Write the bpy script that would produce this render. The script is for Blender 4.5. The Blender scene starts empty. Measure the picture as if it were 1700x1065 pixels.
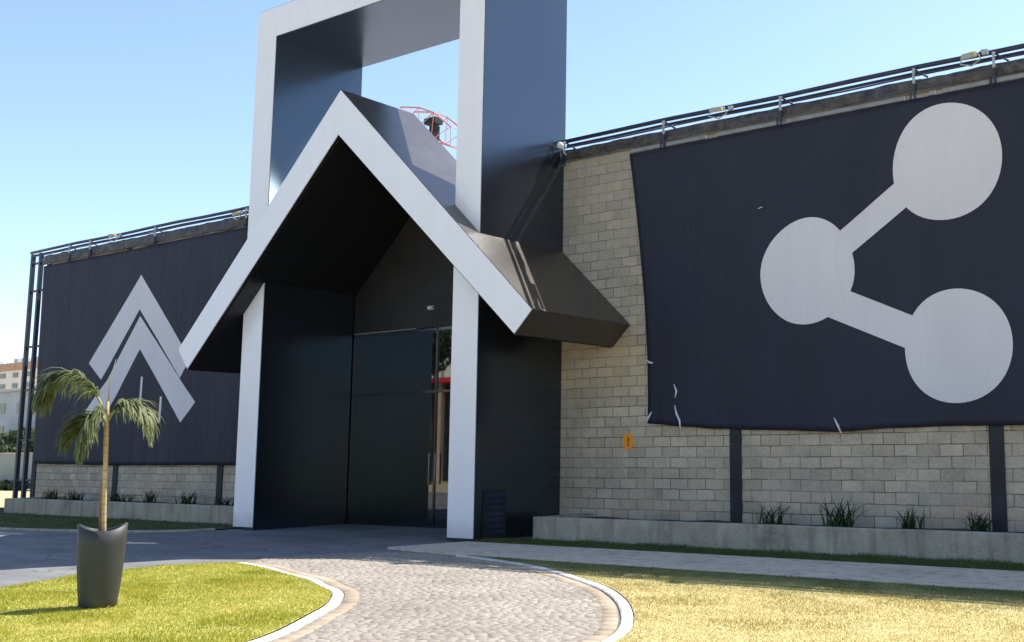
import bpy, bmesh, math, random
import numpy as np
from mathutils import Vector, Matrix, noise
from mathutils.geometry import delaunay_2d_cdt
random.seed(7); np.random.seed(7)
S = bpy.context.scene
C = S.collection
PI = math.pi

# ------------------------------------------------------------------ camera
cam_d = bpy.data.cameras.new('camera'); cam = bpy.data.objects.new('camera', cam_d); C.objects.link(cam)
S.camera = cam
cam_d.sensor_width = 36; cam_d.sensor_fit = 'HORIZONTAL'
cam_d.lens = 1798.279/1700*36
cam_d.shift_x = -330.527/1700
cam_d.shift_y = -17.038/1700
cam_d.clip_start = 0.1; cam_d.clip_end = 6000
YAW, PITCH, ROLL = 0.574, 0.131, -0.006
_F = Vector((-math.sin(YAW)*math.cos(PITCH), math.cos(YAW)*math.cos(PITCH), math.sin(PITCH)))
_R = Vector((math.cos(YAW), math.sin(YAW), 0)); _U = _R.cross(_F)
_R2 = _R*math.cos(ROLL)+_U*math.sin(ROLL); _U2 = -_R*math.sin(ROLL)+_U*math.cos(ROLL)
_m = Matrix((_R2, _U2, -_F)).transposed().to_4x4(); _m.translation = Vector((0, 0, 1.6))
cam.matrix_world = _m

# ------------------------------------------------------------------ sky, sun, exposure
SUN = Vector((0.25, 0.70, 1.0)).normalized()
W = bpy.data.worlds.new('World'); S.world = W; W.use_nodes = True
wn = W.node_tree.nodes; wl = W.node_tree.links
bg = wn['Background']; sky = wn.new('ShaderNodeTexSky')
sky.sky_type = 'NISHITA'; sky.sun_disc = False
sky.sun_elevation = math.asin(SUN.z); sky.sun_rotation = math.atan2(SUN.x, SUN.y)
sky.altitude = 600; sky.air_density = 1.0; sky.dust_density = 0.9; sky.ozone_density = 1.6
wl.new(sky.outputs[0], bg.inputs['Color']); bg.inputs['Strength'].default_value = 0.118
sl = bpy.data.lights.new('sun', 'SUN'); sl.energy = 4.0; sl.angle = math.radians(0.5); sl.color = (1.0, 0.95, 0.87)
so = bpy.data.objects.new('sun', sl); C.objects.link(so); so.rotation_euler = SUN.to_track_quat('Z', 'Y').to_euler()
S.view_settings.view_transform = 'Standard'; S.view_settings.look = 'None'
S.view_settings.exposure = 1.15; S.view_settings.gamma = 1.0
S.render.engine = 'CYCLES'

# ------------------------------------------------------------------ helpers
def tag(o, label=None, cat=None, group=None, kind=None):
    if label: o['label'] = label
    if cat: o['category'] = cat
    if group: o['group'] = group
    if kind: o['kind'] = kind
    return o

def empty(name, loc=(0, 0, 0), rz=0):
    o = bpy.data.objects.new(name, None); C.objects.link(o); o.location = loc; o.rotation_euler = (0, 0, rz)
    o.empty_display_size = 0.2
    return o

def link(name, me, m, parent=None, smooth=False):
    if m is not None: me.materials.append(m)
    if smooth:
        me.polygons.foreach_set('use_smooth', [True]*len(me.polygons))
    o = bpy.data.objects.new(name, me); C.objects.link(o)
    if parent is not None: o.parent = parent
    return o

def obj(name, bm, m, parent=None, smooth=False):
    bmesh.ops.recalc_face_normals(bm, faces=bm.faces)
    me = bpy.data.meshes.new(name); bm.to_mesh(me); bm.free()
    return link(name, me, m, parent, smooth)

def bx(bm, x0, x1, y0, y1, z0, z1):
    v = [bm.verts.new(p) for p in ((x0,y0,z0),(x1,y0,z0),(x1,y1,z0),(x0,y1,z0),(x0,y0,z1),(x1,y0,z1),(x1,y1,z1),(x0,y1,z1))]
    for f in ((0,3,2,1),(4,5,6,7),(0,1,5,4),(1,2,6,5),(2,3,7,6),(3,0,4,7)): bm.faces.new([v[i] for i in f])
    return v

def box(name, m, parent, *b):
    bm = bmesh.new()
    bx(bm, *b); return obj(name, bm, m, parent)

def prism_y(bm, poly, y0, y1):
    a = [bm.verts.new((x, y0, z)) for x, z in poly]; b = [bm.verts.new((x, y1, z)) for x, z in poly]
    bm.faces.new(a); bm.faces.new(b[::-1])
    n = len(a)
    for i in range(n): bm.faces.new((a[i], b[i], b[(i+1) % n], a[(i+1) % n]))

def prism_z(bm, poly, z0, z1):
    a = [bm.verts.new((x, y, z0)) for x, y in poly]; b = [bm.verts.new((x, y, z1)) for x, y in poly]
    bm.faces.new(a[::-1]); bm.faces.new(b)
    n = len(a)
    for i in range(n): bm.faces.new((a[i], a[(i+1) % n], b[(i+1) % n], b[i]))

def tube(bm, pts, r, n=8, cap=True):
    pts = [Vector(p) for p in pts]
    rr = r if isinstance(r, (list, tuple)) else [r]*len(pts)
    rings = []
    up0 = None
    for i, p in enumerate(pts):
        d = (pts[min(i+1, len(pts)-1)]-pts[max(i-1, 0)]).normalized()
        if up0 is None:
            up0 = Vector((0, 0, 1)) if abs(d.z) < .9 else Vector((1, 0, 0))
        a = d.cross(up0).normalized(); b = a.cross(d).normalized(); up0 = b
        rings.append([bm.verts.new(p+(a*math.cos(2*PI*k/n)+b*math.sin(2*PI*k/n))*rr[i]) for k in range(n)])
    for i in range(len(rings)-1):
        for k in range(n): bm.faces.new((rings[i][k], rings[i][(k+1) % n], rings[i+1][(k+1) % n], rings[i+1][k]))
    if cap: bm.faces.new(rings[0][::-1]); bm.faces.new(rings[-1])

def catmull(pts, n=8):
    P = [np.array(p, float) for p in pts]; P = [2*P[0]-P[1]]+P+[2*P[-1]-P[-2]]
    out = []
    for i in range(1, len(P)-2):
        for k in range(n):
            t = k/n
            out.append(0.5*((2*P[i])+(-P[i-1]+P[i+1])*t+(2*P[i-1]-5*P[i]+4*P[i+1]-P[i+2])*t*t+(-P[i-1]+3*P[i]-3*P[i+1]+P[i+2])*t**3))
    out.append(P[-2]); return out

def offset_line(pts, d):
    out = []
    for i, p in enumerate(pts):
        t = pts[min(i+1, len(pts)-1)]-pts[max(i-1, 0)]; t = t/np.linalg.norm(t)
        out.append(p+np.array((-t[1], t[0]))*d)
    return out

def inset_poly(poly, d):
    # poly as list of (x,z); positive d shrinks a counter-clockwise polygon
    n = len(poly); A = sum(poly[i][0]*poly[(i+1) % n][1]-poly[(i+1) % n][0]*poly[i][1] for i in range(n))
    s = 1 if A > 0 else -1; out = []
    for i in range(n):
        p0, p1, p2 = [np.array(poly[j % n], float) for j in (i-1, i, i+1)]
        e1 = (p1-p0)/np.linalg.norm(p1-p0); e2 = (p2-p1)/np.linalg.norm(p2-p1)
        n1 = np.array((-e1[1], e1[0]))*s; n2 = np.array((-e2[1], e2[0]))*s
        M = np.array([n1, n2]); q = np.linalg.solve(M, np.array([n1@p1+d, n2@p1+d])); out.append(tuple(q))
    return out

def inside(px, py, poly):
    r = np.zeros(len(px), bool); n = len(poly); j = n-1
    for i in range(n):
        xi, yi = poly[i][0], poly[i][1]; xj, yj = poly[j][0], poly[j][1]
        c = ((yi > py) != (yj > py))
        with np.errstate(divide='ignore', invalid='ignore'):
            r ^= c & (px < (xj-xi)*(py-yi)/(yj-yi+1e-12)+xi)
        j = i
    return r

def np_mesh(name, verts, nper):
    """verts (F, nper, 3) separate polygons"""
    F = verts.shape[0]
    me = bpy.data.meshes.new(name)
    me.vertices.add(F*nper); me.vertices.foreach_set('co', verts.reshape(-1).astype(np.float32))
    me.loops.add(F*nper); me.loops.foreach_set('vertex_index', np.arange(F*nper, dtype=np.int32))
    me.polygons.add(F); me.polygons.foreach_set('loop_start', np.arange(0, F*nper, nper, dtype=np.int32))
    me.polygons.foreach_set('loop_total', np.full(F, nper, dtype=np.int32))
    me.update(calc_edges=True); me.validate()
    return me

# ------------------------------------------------------------------ materials
def mat(name, rough=0.6, col=(.5,.5,.5), ior=1.45, metal=0.0):
    m = bpy.data.materials.new(name); m.use_nodes = True
    b = m.node_tree.nodes['Principled BSDF']
    b.inputs['Base Color'].default_value = (*col, 1); b.inputs['Roughness'].default_value = rough
    b.inputs['IOR'].default_value = ior; b.inputs['Metallic'].default_value = metal
    if name.startswith('black_gloss'): b.inputs['Specular Tint'].default_value = (.58, .78, 1.0, 1)
    return m

def nn(m, t, **kw):
    n = m.node_tree.nodes.new(t)
    for k, v in kw.items():
        if k in n.inputs: n.inputs[k].default_value = v
        else: setattr(n, k, v)
    return n
def lk(m, a, b): m.node_tree.links.new(a, b)

def coords(m, scale=(1,1,1), kind='Object'):
    tc = nn(m, 'ShaderNodeTexCoord'); mp = nn(m, 'ShaderNodeMapping'); mp.inputs['Scale'].default_value = scale
    lk(m, tc.outputs[kind], mp.inputs['Vector']); return mp.outputs[0]

def ramp(m, fac, stops):
    r = nn(m, 'ShaderNodeValToRGB'); e = r.color_ramp.elements
    while len(e) < len(stops): e.new(0.5)
    for i, (p, c) in enumerate(stops):
        e[i].position = p; e[i].color = (*c, 1) if len(c) == 3 else c
    lk(m, fac, r.inputs[0]); return r.outputs[0]

def mixc(m, fac, a, b, mode='MIX'):
    n = m.node_tree.nodes.new('ShaderNodeMix'); n.data_type = 'RGBA'; n.blend_type = mode
    for s, v in ((n.inputs[0], fac), (n.inputs[6], a), (n.inputs[7], b)):
        if isinstance(v, (int, float)): s.default_value = v
        elif isinstance(v, tuple): s.default_value = (*v, 1)
        else: lk(m, v, s)
    return n.outputs[2]

def bsdf(m): return m.node_tree.nodes['Principled BSDF']
def bump(m, h, strength=.3, dist=.02):
    b = nn(m, 'ShaderNodeBump'); b.inputs['Strength'].default_value = strength; b.inputs['Distance'].default_value = dist
    lk(m, h, b.inputs['Height']); lk(m, b.outputs[0], bsdf(m).inputs['Normal'])

def noisy(name, c1, c2, scale=3, rough=.8, detail=6, bs=.3, bd=.01, sc=(1,1,1), c3=None, ior=1.45, bscale=None):
    m = mat(name, rough, c1, ior)
    v = coords(m, sc); n = nn(m, 'ShaderNodeTexNoise', Scale=scale, Detail=detail, Roughness=.6); lk(m, v, n.inputs['Vector'])
    st = [(.32, c1), (.68, c2)] if c3 is None else [(.3, c1), (.5, c2), (.72, c3)]
    lk(m, ramp(m, n.outputs['Fac'], st), bsdf(m).inputs['Base Color'])
    n2 = nn(m, 'ShaderNodeTexNoise', Scale=bscale or scale*12, Detail=4); lk(m, v, n2.inputs['Vector'])
    if bs: bump(m, n2.outputs['Fac'], bs, bd)
    return m

# white composite panel: slight oil-canning and grime
M = {}
def white_panel():
    m = mat('white_composite_panel', .32, (.62,.62,.66), 1.5)
    v = coords(m); n = nn(m, 'ShaderNodeTexNoise', Scale=1.6, Detail=5, Roughness=.55); lk(m, v, n.inputs['Vector'])
    lk(m, ramp(m, n.outputs['Fac'], [(.2, (.885,.84,.86)), (.8, (.92,.875,.90))]), bsdf(m).inputs['Base Color'])
    w = nn(m, 'ShaderNodeTexNoise', Scale=1.3, Detail=2, Distortion=1.2); lk(m, v, w.inputs['Vector'])
    f = nn(m, 'ShaderNodeTexNoise', Scale=60, Detail=3); lk(m, v, f.inputs['Vector'])
    a = nn(m, 'ShaderNodeMath', operation='MULTIPLY_ADD'); lk(m, f.outputs['Fac'], a.inputs[0]); a.inputs[1].default_value = .008; lk(m, w.outputs['Fac'], a.inputs[2])
    bump(m, a.outputs[0], .35, .06)
    st = nn(m, 'ShaderNodeTexNoise', Scale=3.0, Detail=6, Roughness=.65); lk(m, coords(m, (1.5,1.5,.12)), st.inputs['Vector'])
    tc = nn(m, 'ShaderNodeTexCoord'); sp = nn(m, 'ShaderNodeSeparateXYZ'); lk(m, tc.outputs['Object'], sp.inputs[0])
    foot = nn(m, 'ShaderNodeMapRange'); lk(m, sp.outputs[2], foot.inputs[0]); foot.inputs[1].default_value = .45; foot.inputs[2].default_value = .05
    fx = nn(m, 'ShaderNodeMath', operation='MULTIPLY'); lk(m, foot.outputs[0], fx.inputs[0]); lk(m, st.outputs['Fac'], fx.inputs[1])
    src = bsdf(m).inputs['Base Color'].links[0].from_socket
    c = mixc(m, 1.0, src, ramp(m, st.outputs['Fac'], [(.20, (.955,.95,.94)), (.65, (1,1,1))]), 'MULTIPLY')
    c = mixc(m, fx.outputs[0], c, (.42,.38,.32)); lk(m, c, bsdf(m).inputs['Base Color'])
    r = nn(m, 'ShaderNodeMapRange'); lk(m, n.outputs['Fac'], r.inputs[0]); r.inputs[3].default_value = .20; r.inputs[4].default_value = .27
    lk(m, r.outputs[0], bsdf(m).inputs['Roughness'])
    return m
M['white'] = white_panel()

def black_panel(name, base=(.011,.011,.014), r0=.19, r1=.27, ior=2.0, wob=.04):
    m = mat(name, r0, base, ior)
    v = coords(m); n = nn(m, 'ShaderNodeTexNoise', Scale=.9, Detail=6, Roughness=.6); lk(m, v, n.inputs['Vector'])
    r = nn(m, 'ShaderNodeMapRange'); lk(m, n.outputs['Fac'], r.inputs[0]); r.inputs[1].default_value = .3; r.inputs[2].default_value = .7
    r.inputs[3].default_value = r0; r.inputs[4].default_value = r1
    lk(m, r.outputs[0], bsdf(m).inputs['Roughness'])
    d = nn(m, 'ShaderNodeTexNoise', Scale=5, Detail=6, Roughness=.7); lk(m, v, d.inputs['Vector'])
    b2 = tuple(min(1, x*1.3) for x in base)
    lk(m, ramp(m, d.outputs['Fac'], [(.35, base), (.75, b2)]), bsdf(m).inputs['Base Color'])
    w = nn(m, 'ShaderNodeTexNoise', Scale=.8, Detail=2); lk(m, v, w.inputs['Vector']); bump(m, w.outputs['Fac'], wob, .08)
    return m
M['black'] = black_panel('black_gloss_panel')
M['slope'] = black_panel('dusty_black_panel', (.031,.022,.017), .22, .27, 1.72, .02)
M['edge'] = mat('black_edge_trim', .4, (.012,.012,.014))
M['soffit'] = black_panel('dark_soffit_panel', (.012,.012,.014), .3, .45, 1.5)

def corrugated():
    m = mat('dark_ribbed_wall', .6, (.016,.015,.016))
    v = coords(m); w = nn(m, 'ShaderNodeTexWave', Scale=4.0, Distortion=0.0); w.bands_direction = 'X'; lk(m, v, w.inputs['Vector'])
    n = nn(m, 'ShaderNodeTexNoise', Scale=2, Detail=5); lk(m, v, n.inputs['Vector'])
    lk(m, ramp(m, n.outputs['Fac'], [(.3, (.013,.012,.013)), (.7, (.024,.021,.021))]), bsdf(m).inputs['Base Color'])
    bump(m, w.outputs['Fac'], .25, .01); return m
M['rib'] = corrugated()

def blocks():
    m = mat('concrete_block', .9, (.3,.29,.27))
    tc = nn(m, 'ShaderNodeTexCoord'); sp = nn(m, 'ShaderNodeSeparateXYZ'); lk(m, tc.outputs['Object'], sp.inputs[0])
    dn = nn(m, 'ShaderNodeTexNoise', Scale=2.5, Detail=3); lk(m, tc.outputs['Object'], dn.inputs['Vector'])
    ma = nn(m, 'ShaderNodeMath', operation='MULTIPLY_ADD'); lk(m, dn.outputs['Fac'], ma.inputs[0]); ma.inputs[1].default_value = .04; lk(m, sp.outputs[2], ma.inputs[2])
    mb = nn(m, 'ShaderNodeMath', operation='ADD'); lk(m, ma.outputs[0], mb.inputs[0]); mb.inputs[1].default_value = 20.05
    mx = nn(m, 'ShaderNodeMath', operation='ADD'); lk(m, sp.outputs[0], mx.inputs[0]); mx.inputs[1].default_value = 100
    cb = nn(m, 'ShaderNodeCombineXYZ'); lk(m, mx.outputs[0], cb.inputs[0]); lk(m, mb.outputs[0], cb.inputs[1])
    def brick(c1, c2, mc, bias=0):
        b = nn(m, 'ShaderNodeTexBrick'); lk(m, cb.outputs[0], b.inputs['Vector'])
        b.inputs['Color1'].default_value = (*c1, 1); b.inputs['Color2'].default_value = (*c2, 1); b.inputs['Mortar'].default_value = (*mc, 1)
        b.inputs['Scale'].default_value = 1; b.inputs['Mortar Size'].default_value = .0085; b.inputs['Mortar Smooth'].default_value = .25
        b.inputs['Brick Width'].default_value = .4; b.inputs['Row Height'].default_value = .2; b.inputs['Bias'].default_value = bias
        b.offset = .5; b.squash = 1; return b
    b1 = brick((.42,.355,.275), (.60,.50,.39), (.135,.11,.08))
    n = nn(m, 'ShaderNodeTexNoise', Scale=1.1, Detail=8, Roughness=.65); lk(m, tc.outputs['Object'], n.inputs['Vector'])
    n3 = nn(m, 'ShaderNodeTexNoise', Scale=26, Detail=5, Roughness=.7); lk(m, tc.outputs['Object'], n3.inputs['Vector'])
    vs = nn(m, 'ShaderNodeTexNoise', Scale=1.8, Detail=4); lk(m, tc.outputs['Object'], vs.inputs['Vector'])
    smear = ramp(m, vs.outputs['Fac'], [(.42, (0,0,0)), (.66, (.75,.75,.75))])
    c0 = mixc(m, smear, b1.outputs['Color'], (.48,.405,.315))
    c = mixc(m, 1.0, c0, ramp(m, n.outputs['Fac'], [(.3, (.78,.77,.76)), (.7, (1.1,1.08,1.04))]), 'MULTIPLY')
    c = mixc(m, 1.0, c, ramp(m, n3.outputs['Fac'], [(.3, (.8,.8,.8)), (.7, (1.15,1.15,1.15))]), 'MULTIPLY')
    # smeared mortar and ochre run-off in the band under the canopy end and along the upper courses
    def band(z0, z1, z2, z3):
        r = nn(m, 'ShaderNodeMapRange'); lk(m, sp.outputs[2], r.inputs[0]); r.inputs[1].default_value = z0; r.inputs[2].default_value = z1
        q = nn(m, 'ShaderNodeMapRange'); lk(m, sp.outputs[2], q.inputs[0]); q.inputs[1].default_value = z2; q.inputs[2].default_value = z3; q.inputs[3].default_value = 1; q.inputs[4].default_value = 0
        x = nn(m, 'ShaderNodeMath', operation='MULTIPLY'); lk(m, r.outputs[0], x.inputs[0]); lk(m, q.outputs[0], x.inputs[1]); return x.outputs[0]
    def mul(a, b):
        x = nn(m, 'ShaderNodeMath', operation='MULTIPLY'); lk(m, a, x.inputs[0])
        if isinstance(b, float): x.inputs[1].default_value = b
        else: lk(m, b, x.inputs[1])
        return x.outputs[0]
    nm = nn(m, 'ShaderNodeTexNoise', Scale=1.7, Detail=5); lk(m, tc.outputs['Object'], nm.inputs['Vector'])
    nf = ramp(m, nm.outputs['Fac'], [(.35, (0,0,0)), (.62, (1,1,1))])
    c = mixc(m, mul(mul(band(2.7, 3.2, 3.7, 4.4), nf), .45), c, (.54,.38,.20))
    c = mixc(m, mul(band(4.6, 6.0, 9, 10), .40), c, (.32,.29,.265))
    lowx = nn(m, 'ShaderNodeTexNoise', Scale=.9, Detail=3); mp = coords(m, (1,1,3)); lk(m, mp, lowx.inputs['Vector'])
    lf = ramp(m, lowx.outputs['Fac'], [(.5, (0,0,0)), (.68, (1,1,1))])
    c = mixc(m, mul(mul(band(-1, 0, .55, 1.1), lf), .55), c, (.56,.36,.25))
    lk(m, c, bsdf(m).inputs['Base Color'])
    h = nn(m, 'ShaderNodeMath', operation='MULTIPLY_ADD'); lk(m, b1.outputs['Fac'], h.inputs[0]); h.inputs[1].default_value = -1.2
    lk(m, n3.outputs['Fac'], h.inputs[2]); bump(m, h.outputs[0], .6, .012)
    return m
M['block'] = blocks()

def concrete(name, a, b, sc=1.3, cut=.10):
    m = mat(name, .88, a)
    v = coords(m); n = nn(m, 'ShaderNodeTexNoise', Scale=sc, Detail=9, Roughness=.68, Distortion=.4); lk(m, v, n.inputs['Vector'])
    f = nn(m, 'ShaderNodeTexNoise', Scale=45, Detail=4); lk(m, v, f.inputs['Vector'])
    d = tuple(x*.55 for x in a)
    c = ramp(m, n.outputs['Fac'], [(.28, d), (.42, a), (.7, b)])
    c = mixc(m, 1.0, c, ramp(m, f.outputs['Fac'], [(.3, (.85,)*3), (.7, (1.12,)*3)]), 'MULTIPLY')
    v2 = coords(m, (2.2, 2.2, .25)); st = nn(m, 'ShaderNodeTexNoise', Scale=2.2, Detail=5); lk(m, v2, st.inputs['Vector'])
    c = mixc(m, 1.0, c, ramp(m, st.outputs['Fac'], [(.34, (.72,.71,.68)), (.5, (1,1,1))]), 'MULTIPLY')
    lk(m, c, bsdf(m).inputs['Base Color']); bump(m, f.outputs['Fac'], .35, .01); return m
M['concrete'] = concrete('cast_concrete', (.34,.29,.225), (.47,.41,.32))
M['slab'] = concrete('footpath_concrete', (.60,.49,.37), (.70,.58,.45), .8)
M['kerb'] = concrete('pale_kerb_concrete', (.56,.54,.50), (.74,.72,.67), 2.5)
def joints(m):
    g = nn(m, 'ShaderNodeTexCoord'); n = nn(m, 'ShaderNodeTexNoise', Scale=7, Detail=6, Roughness=.75); lk(m, g.outputs['Object'], n.inputs['Vector'])
    src = bsdf(m).inputs['Base Color'].links[0].from_socket
    c = mixc(m, 1.0, src, ramp(m, n.outputs['Fac'], [(.30, (.55,.50,.42)), (.46, (1,1,1))]), 'MULTIPLY'); lk(m, c, bsdf(m).inputs['Base Color'])
joints(M['kerb'])
M['asphalt'] = noisy('worn_asphalt', (.135,.135,.138), (.215,.213,.21), .7, .85, 9, .5, .008, bscale=70)
def worn(m):
    v = coords(m, (1,1,1)); n = nn(m, 'ShaderNodeTexNoise', Scale=.35, Detail=3, Distortion=1.5); lk(m, v, n.inputs['Vector'])
    vo = nn(m, 'ShaderNodeTexVoronoi', Scale=.42); vo.feature = 'DISTANCE_TO_EDGE'
    dn = nn(m, 'ShaderNodeTexNoise', Scale=2.2, Detail=6); lk(m, v, dn.inputs['Vector'])
    ad = m.node_tree.nodes.new('ShaderNodeVectorMath'); ad.operation = 'MULTIPLY_ADD'; lk(m, dn.outputs['Color'], ad.inputs[0]); ad.inputs[1].default_value = (.9,.9,.9); lk(m, v, ad.inputs[2]); lk(m, ad.outputs[0], vo.inputs['Vector'])
    crack = ramp(m, vo.outputs['Distance'], [(.0, (.45,.45,.45)), (.012, (1,1,1))])
    st = nn(m, 'ShaderNodeTexNoise', Scale=1.1, Detail=7, Roughness=.7); lk(m, coords(m, (.35,1.6,1)), st.inputs['Vector'])
    src = bsdf(m).inputs['Base Color'].links[0].from_socket
    c = mixc(m, 1.0, src, crack, 'MULTIPLY'); c = mixc(m, 1.0, c, ramp(m, st.outputs['Fac'], [(.3, (.72,.72,.74)), (.55, (1,1,1)), (.75, (1.35,1.33,1.3))]), 'MULTIPLY')
    lk(m, c, bsdf(m).inputs['Base Color'])
worn(M['asphalt'])
M['soil'] = noisy('planter_soil', (.05,.035,.025), (.09,.065,.045), 5, .95, 6, .8, .03)
M['ground'] = noisy('unseen_bounce_ground', (.36,.31,.16), (.46,.41,.25), .15, .95, 8, 0)  # pale tone set so unseen ground bounces light onto the facade
M['bed'] = noisy('paving_joint_sand', (.20,.165,.12), (.27,.22,.165), 8, .95, 6, .4, .01)

def stone(name, cols):
    m = mat(name, .8, cols[0])
    g = nn(m, 'ShaderNodeNewGeometry')
    c = ramp(m, g.outputs['Random Per Island'], [(i/(len(cols)-1), k) for i, k in enumerate(cols)])
    v = coords(m); f = nn(m, 'ShaderNodeTexNoise', Scale=30, Detail=6, Roughness=.7); lk(m, v, f.inputs['Vector'])
    l = nn(m, 'ShaderNodeTexNoise', Scale=.7, Detail=6, Roughness=.6); lk(m, v, l.inputs['Vector'])
    c = mixc(m, 1.0, c, ramp(m, f.outputs['Fac'], [(.3, (.72,)*3), (.7, (1.15,)*3)]), 'MULTIPLY')
    c = mixc(m, 1.0, c, ramp(m, l.outputs['Fac'], [(.35, (.82,.80,.78)), (.65, (1.1,1.1,1.1))]), 'MULTIPLY')
    lk(m, c, bsdf(m).inputs['Base Color']); bump(m, f.outputs['Fac'], .6, .008); return m
M['cobble'] = stone('granite_cobbles', [(.26,.225,.18), (.315,.28,.235), (.35,.315,.265), (.29,.26,.225), (.38,.345,.29)])
M['border'] = stone('tan_border_setts', [(.36,.285,.20), (.39,.315,.23), (.43,.355,.27)])

def grassmat(name, cols, tip=1.0):
    m = mat(name, .65, cols[0])
    g = nn(m, 'ShaderNodeNewGeometry')
    v = coords(m); l = nn(m, 'ShaderNodeTexNoise', Scale=.8, Detail=7, Roughness=.7); lk(m, v, l.inputs['Vector'])
    mm = nn(m, 'ShaderNodeMath', operation='MULTIPLY_ADD'); lk(m, g.outputs['Random Per Island'], mm.inputs[0]); mm.inputs[1].default_value = .36
    ml = nn(m, 'ShaderNodeMapRange'); lk(m, l.outputs['Fac'], ml.inputs[0]); ml.inputs[1].default_value = .36; ml.inputs[2].default_value = .64; ml.inputs[4].default_value = .64
    lk(m, ml.outputs[0], mm.inputs[2])
    c = ramp(m, mm.outputs[0], [(i/(len(cols)-1), k) for i, k in enumerate(cols)])
    lk(m, c, bsdf(m).inputs['Base Color'])
    # thin blades let light through
    tr = nn(m, 'ShaderNodeBsdfTranslucent'); lk(m, c, tr.inputs['Color'])
    ms = nn(m, 'ShaderNodeMixShader'); ms.inputs[0].default_value = .38
    out = [x for x in m.node_tree.nodes if x.type == 'OUTPUT_MATERIAL'][0]
    lk(m, bsdf(m).outputs[0], ms.inputs[1]); lk(m, tr.outputs[0], ms.inputs[2]); lk(m, ms.outputs[0], out.inputs[0])
    return m
M['grassL'] = grassmat('green_lawn_blades', [(.20,.24,.02), (.35,.36,.03), (.47,.44,.06), (.62,.52,.17)])
M['grassR'] = grassmat('dry_lawn_blades', [(.24,.24,.05), (.45,.375,.12), (.53,.44,.18), (.62,.51,.26)])
def shade_tint(m, tgt, g0, g1):
    # darker green paints the hall's shade into the lawn near the footpath, ragged edge
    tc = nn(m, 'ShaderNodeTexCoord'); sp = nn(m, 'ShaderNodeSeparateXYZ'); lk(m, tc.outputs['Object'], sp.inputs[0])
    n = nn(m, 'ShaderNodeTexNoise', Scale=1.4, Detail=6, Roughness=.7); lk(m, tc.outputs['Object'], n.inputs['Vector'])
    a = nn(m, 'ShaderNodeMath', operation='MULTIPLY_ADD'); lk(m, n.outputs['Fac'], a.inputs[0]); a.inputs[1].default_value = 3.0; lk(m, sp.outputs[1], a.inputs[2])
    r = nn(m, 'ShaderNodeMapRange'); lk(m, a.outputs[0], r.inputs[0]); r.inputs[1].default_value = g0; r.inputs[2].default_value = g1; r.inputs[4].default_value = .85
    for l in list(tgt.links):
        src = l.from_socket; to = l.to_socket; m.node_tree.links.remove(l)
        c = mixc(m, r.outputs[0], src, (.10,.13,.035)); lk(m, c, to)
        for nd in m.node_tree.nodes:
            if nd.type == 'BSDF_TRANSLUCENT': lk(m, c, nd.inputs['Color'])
shade_tint(M['grassR'], bsdf(M['grassR']).inputs['Base Color'], 12.2, 13.9)
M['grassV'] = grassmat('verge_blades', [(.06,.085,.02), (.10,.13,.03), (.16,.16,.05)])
M['lawnL'] = noisy('green_lawn_thatch', (.26,.27,.04), (.42,.39,.09), 3, .95, 9, .8, .02, c3=(.52,.43,.15), bscale=60)
M['lawnR'] = noisy('dry_lawn_thatch', (.40,.33,.12), (.51,.42,.18), 3, .95, 9, .8, .02, c3=(.58,.47,.25), bscale=60)
shade_tint(M['lawnR'], bsdf(M['lawnR']).inputs['Base Color'], 12.2, 13.9)
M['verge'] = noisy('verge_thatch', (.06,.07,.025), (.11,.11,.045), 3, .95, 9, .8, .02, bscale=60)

def cloth(name, a, b, rough=.75):
    m = mat(name, rough, a)
    v = coords(m, (1,1,.35)); n = nn(m, 'ShaderNodeTexNoise', Scale=1.1, Detail=7, Roughness=.6); lk(m, v, n.inputs['Vector'])
    lk(m, ramp(m, n.outputs['Fac'], [(.3, a), (.7, b)]), bsdf(m).inputs['Base Color'])
    w = nn(m, 'ShaderNodeTexNoise', Scale=2.2, Detail=6, Distortion=.9); lk(m, coords(m, (1.6,1,.3)), w.inputs['Vector']); bump(m, w.outputs['Fac'], .38, .06)
    return m
M['cloth'] = cloth('black_banner_cloth', (.014,.015,.029), (.020,.021,.039), .7)
M['print'] = cloth('pale_banner_print', (.645,.60,.63), (.705,.66,.69), .7)
M['tarp'] = noisy('crumpled_dark_tarp', (.020,.018,.020), (.060,.053,.056), 5, .55, 8, .8, .05, c3=(.12,.105,.10), bscale=8)
M['paint'] = noisy('charcoal_painted_post', (.014,.014,.018), (.028,.028,.033), 3, .7, 6, .2, .005)
M['steel'] = noisy('dark_painted_steel', (.018,.022,.05), (.035,.04,.07), 3, .5, 4, .1, .003)
M['zinc'] = noisy('galvanised_steel', (.30,.31,.33), (.42,.43,.45), 6, .5, 5, .1, .003)
M['beam'] = noisy('pale_grey_beam', (.20,.20,.22), (.28,.28,.30), 3, .7, 6, .2, .005)
M['yellow'] = noisy('weathered_lamp_housing', (.46,.38,.15), (.58,.49,.24), 8, .6, 4, .1, .003)
M['lens'] = mat('lamp_lens', .15, (.35,.36,.38))
M['roof'] = noisy('pale_metal_roof', (.34,.34,.35), (.45,.45,.46), 1.5, .6, 6, .1, .004)
M['orange'] = noisy('orange_marker_paint', (.85,.27,.01), (.92,.36,.02), 12, .6, 5, .2, .004)
M['mark'] = mat('dark_orange_mark', .6, (.42,.13,.02))
M['tie'] = mat('white_tie', .6, (.7,.7,.72))
M['pot'] = noisy('charcoal_resin_pot', (.033,.036,.035), (.048,.051,.049), 3, .5, 6, .15, .004, bscale=40)
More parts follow.
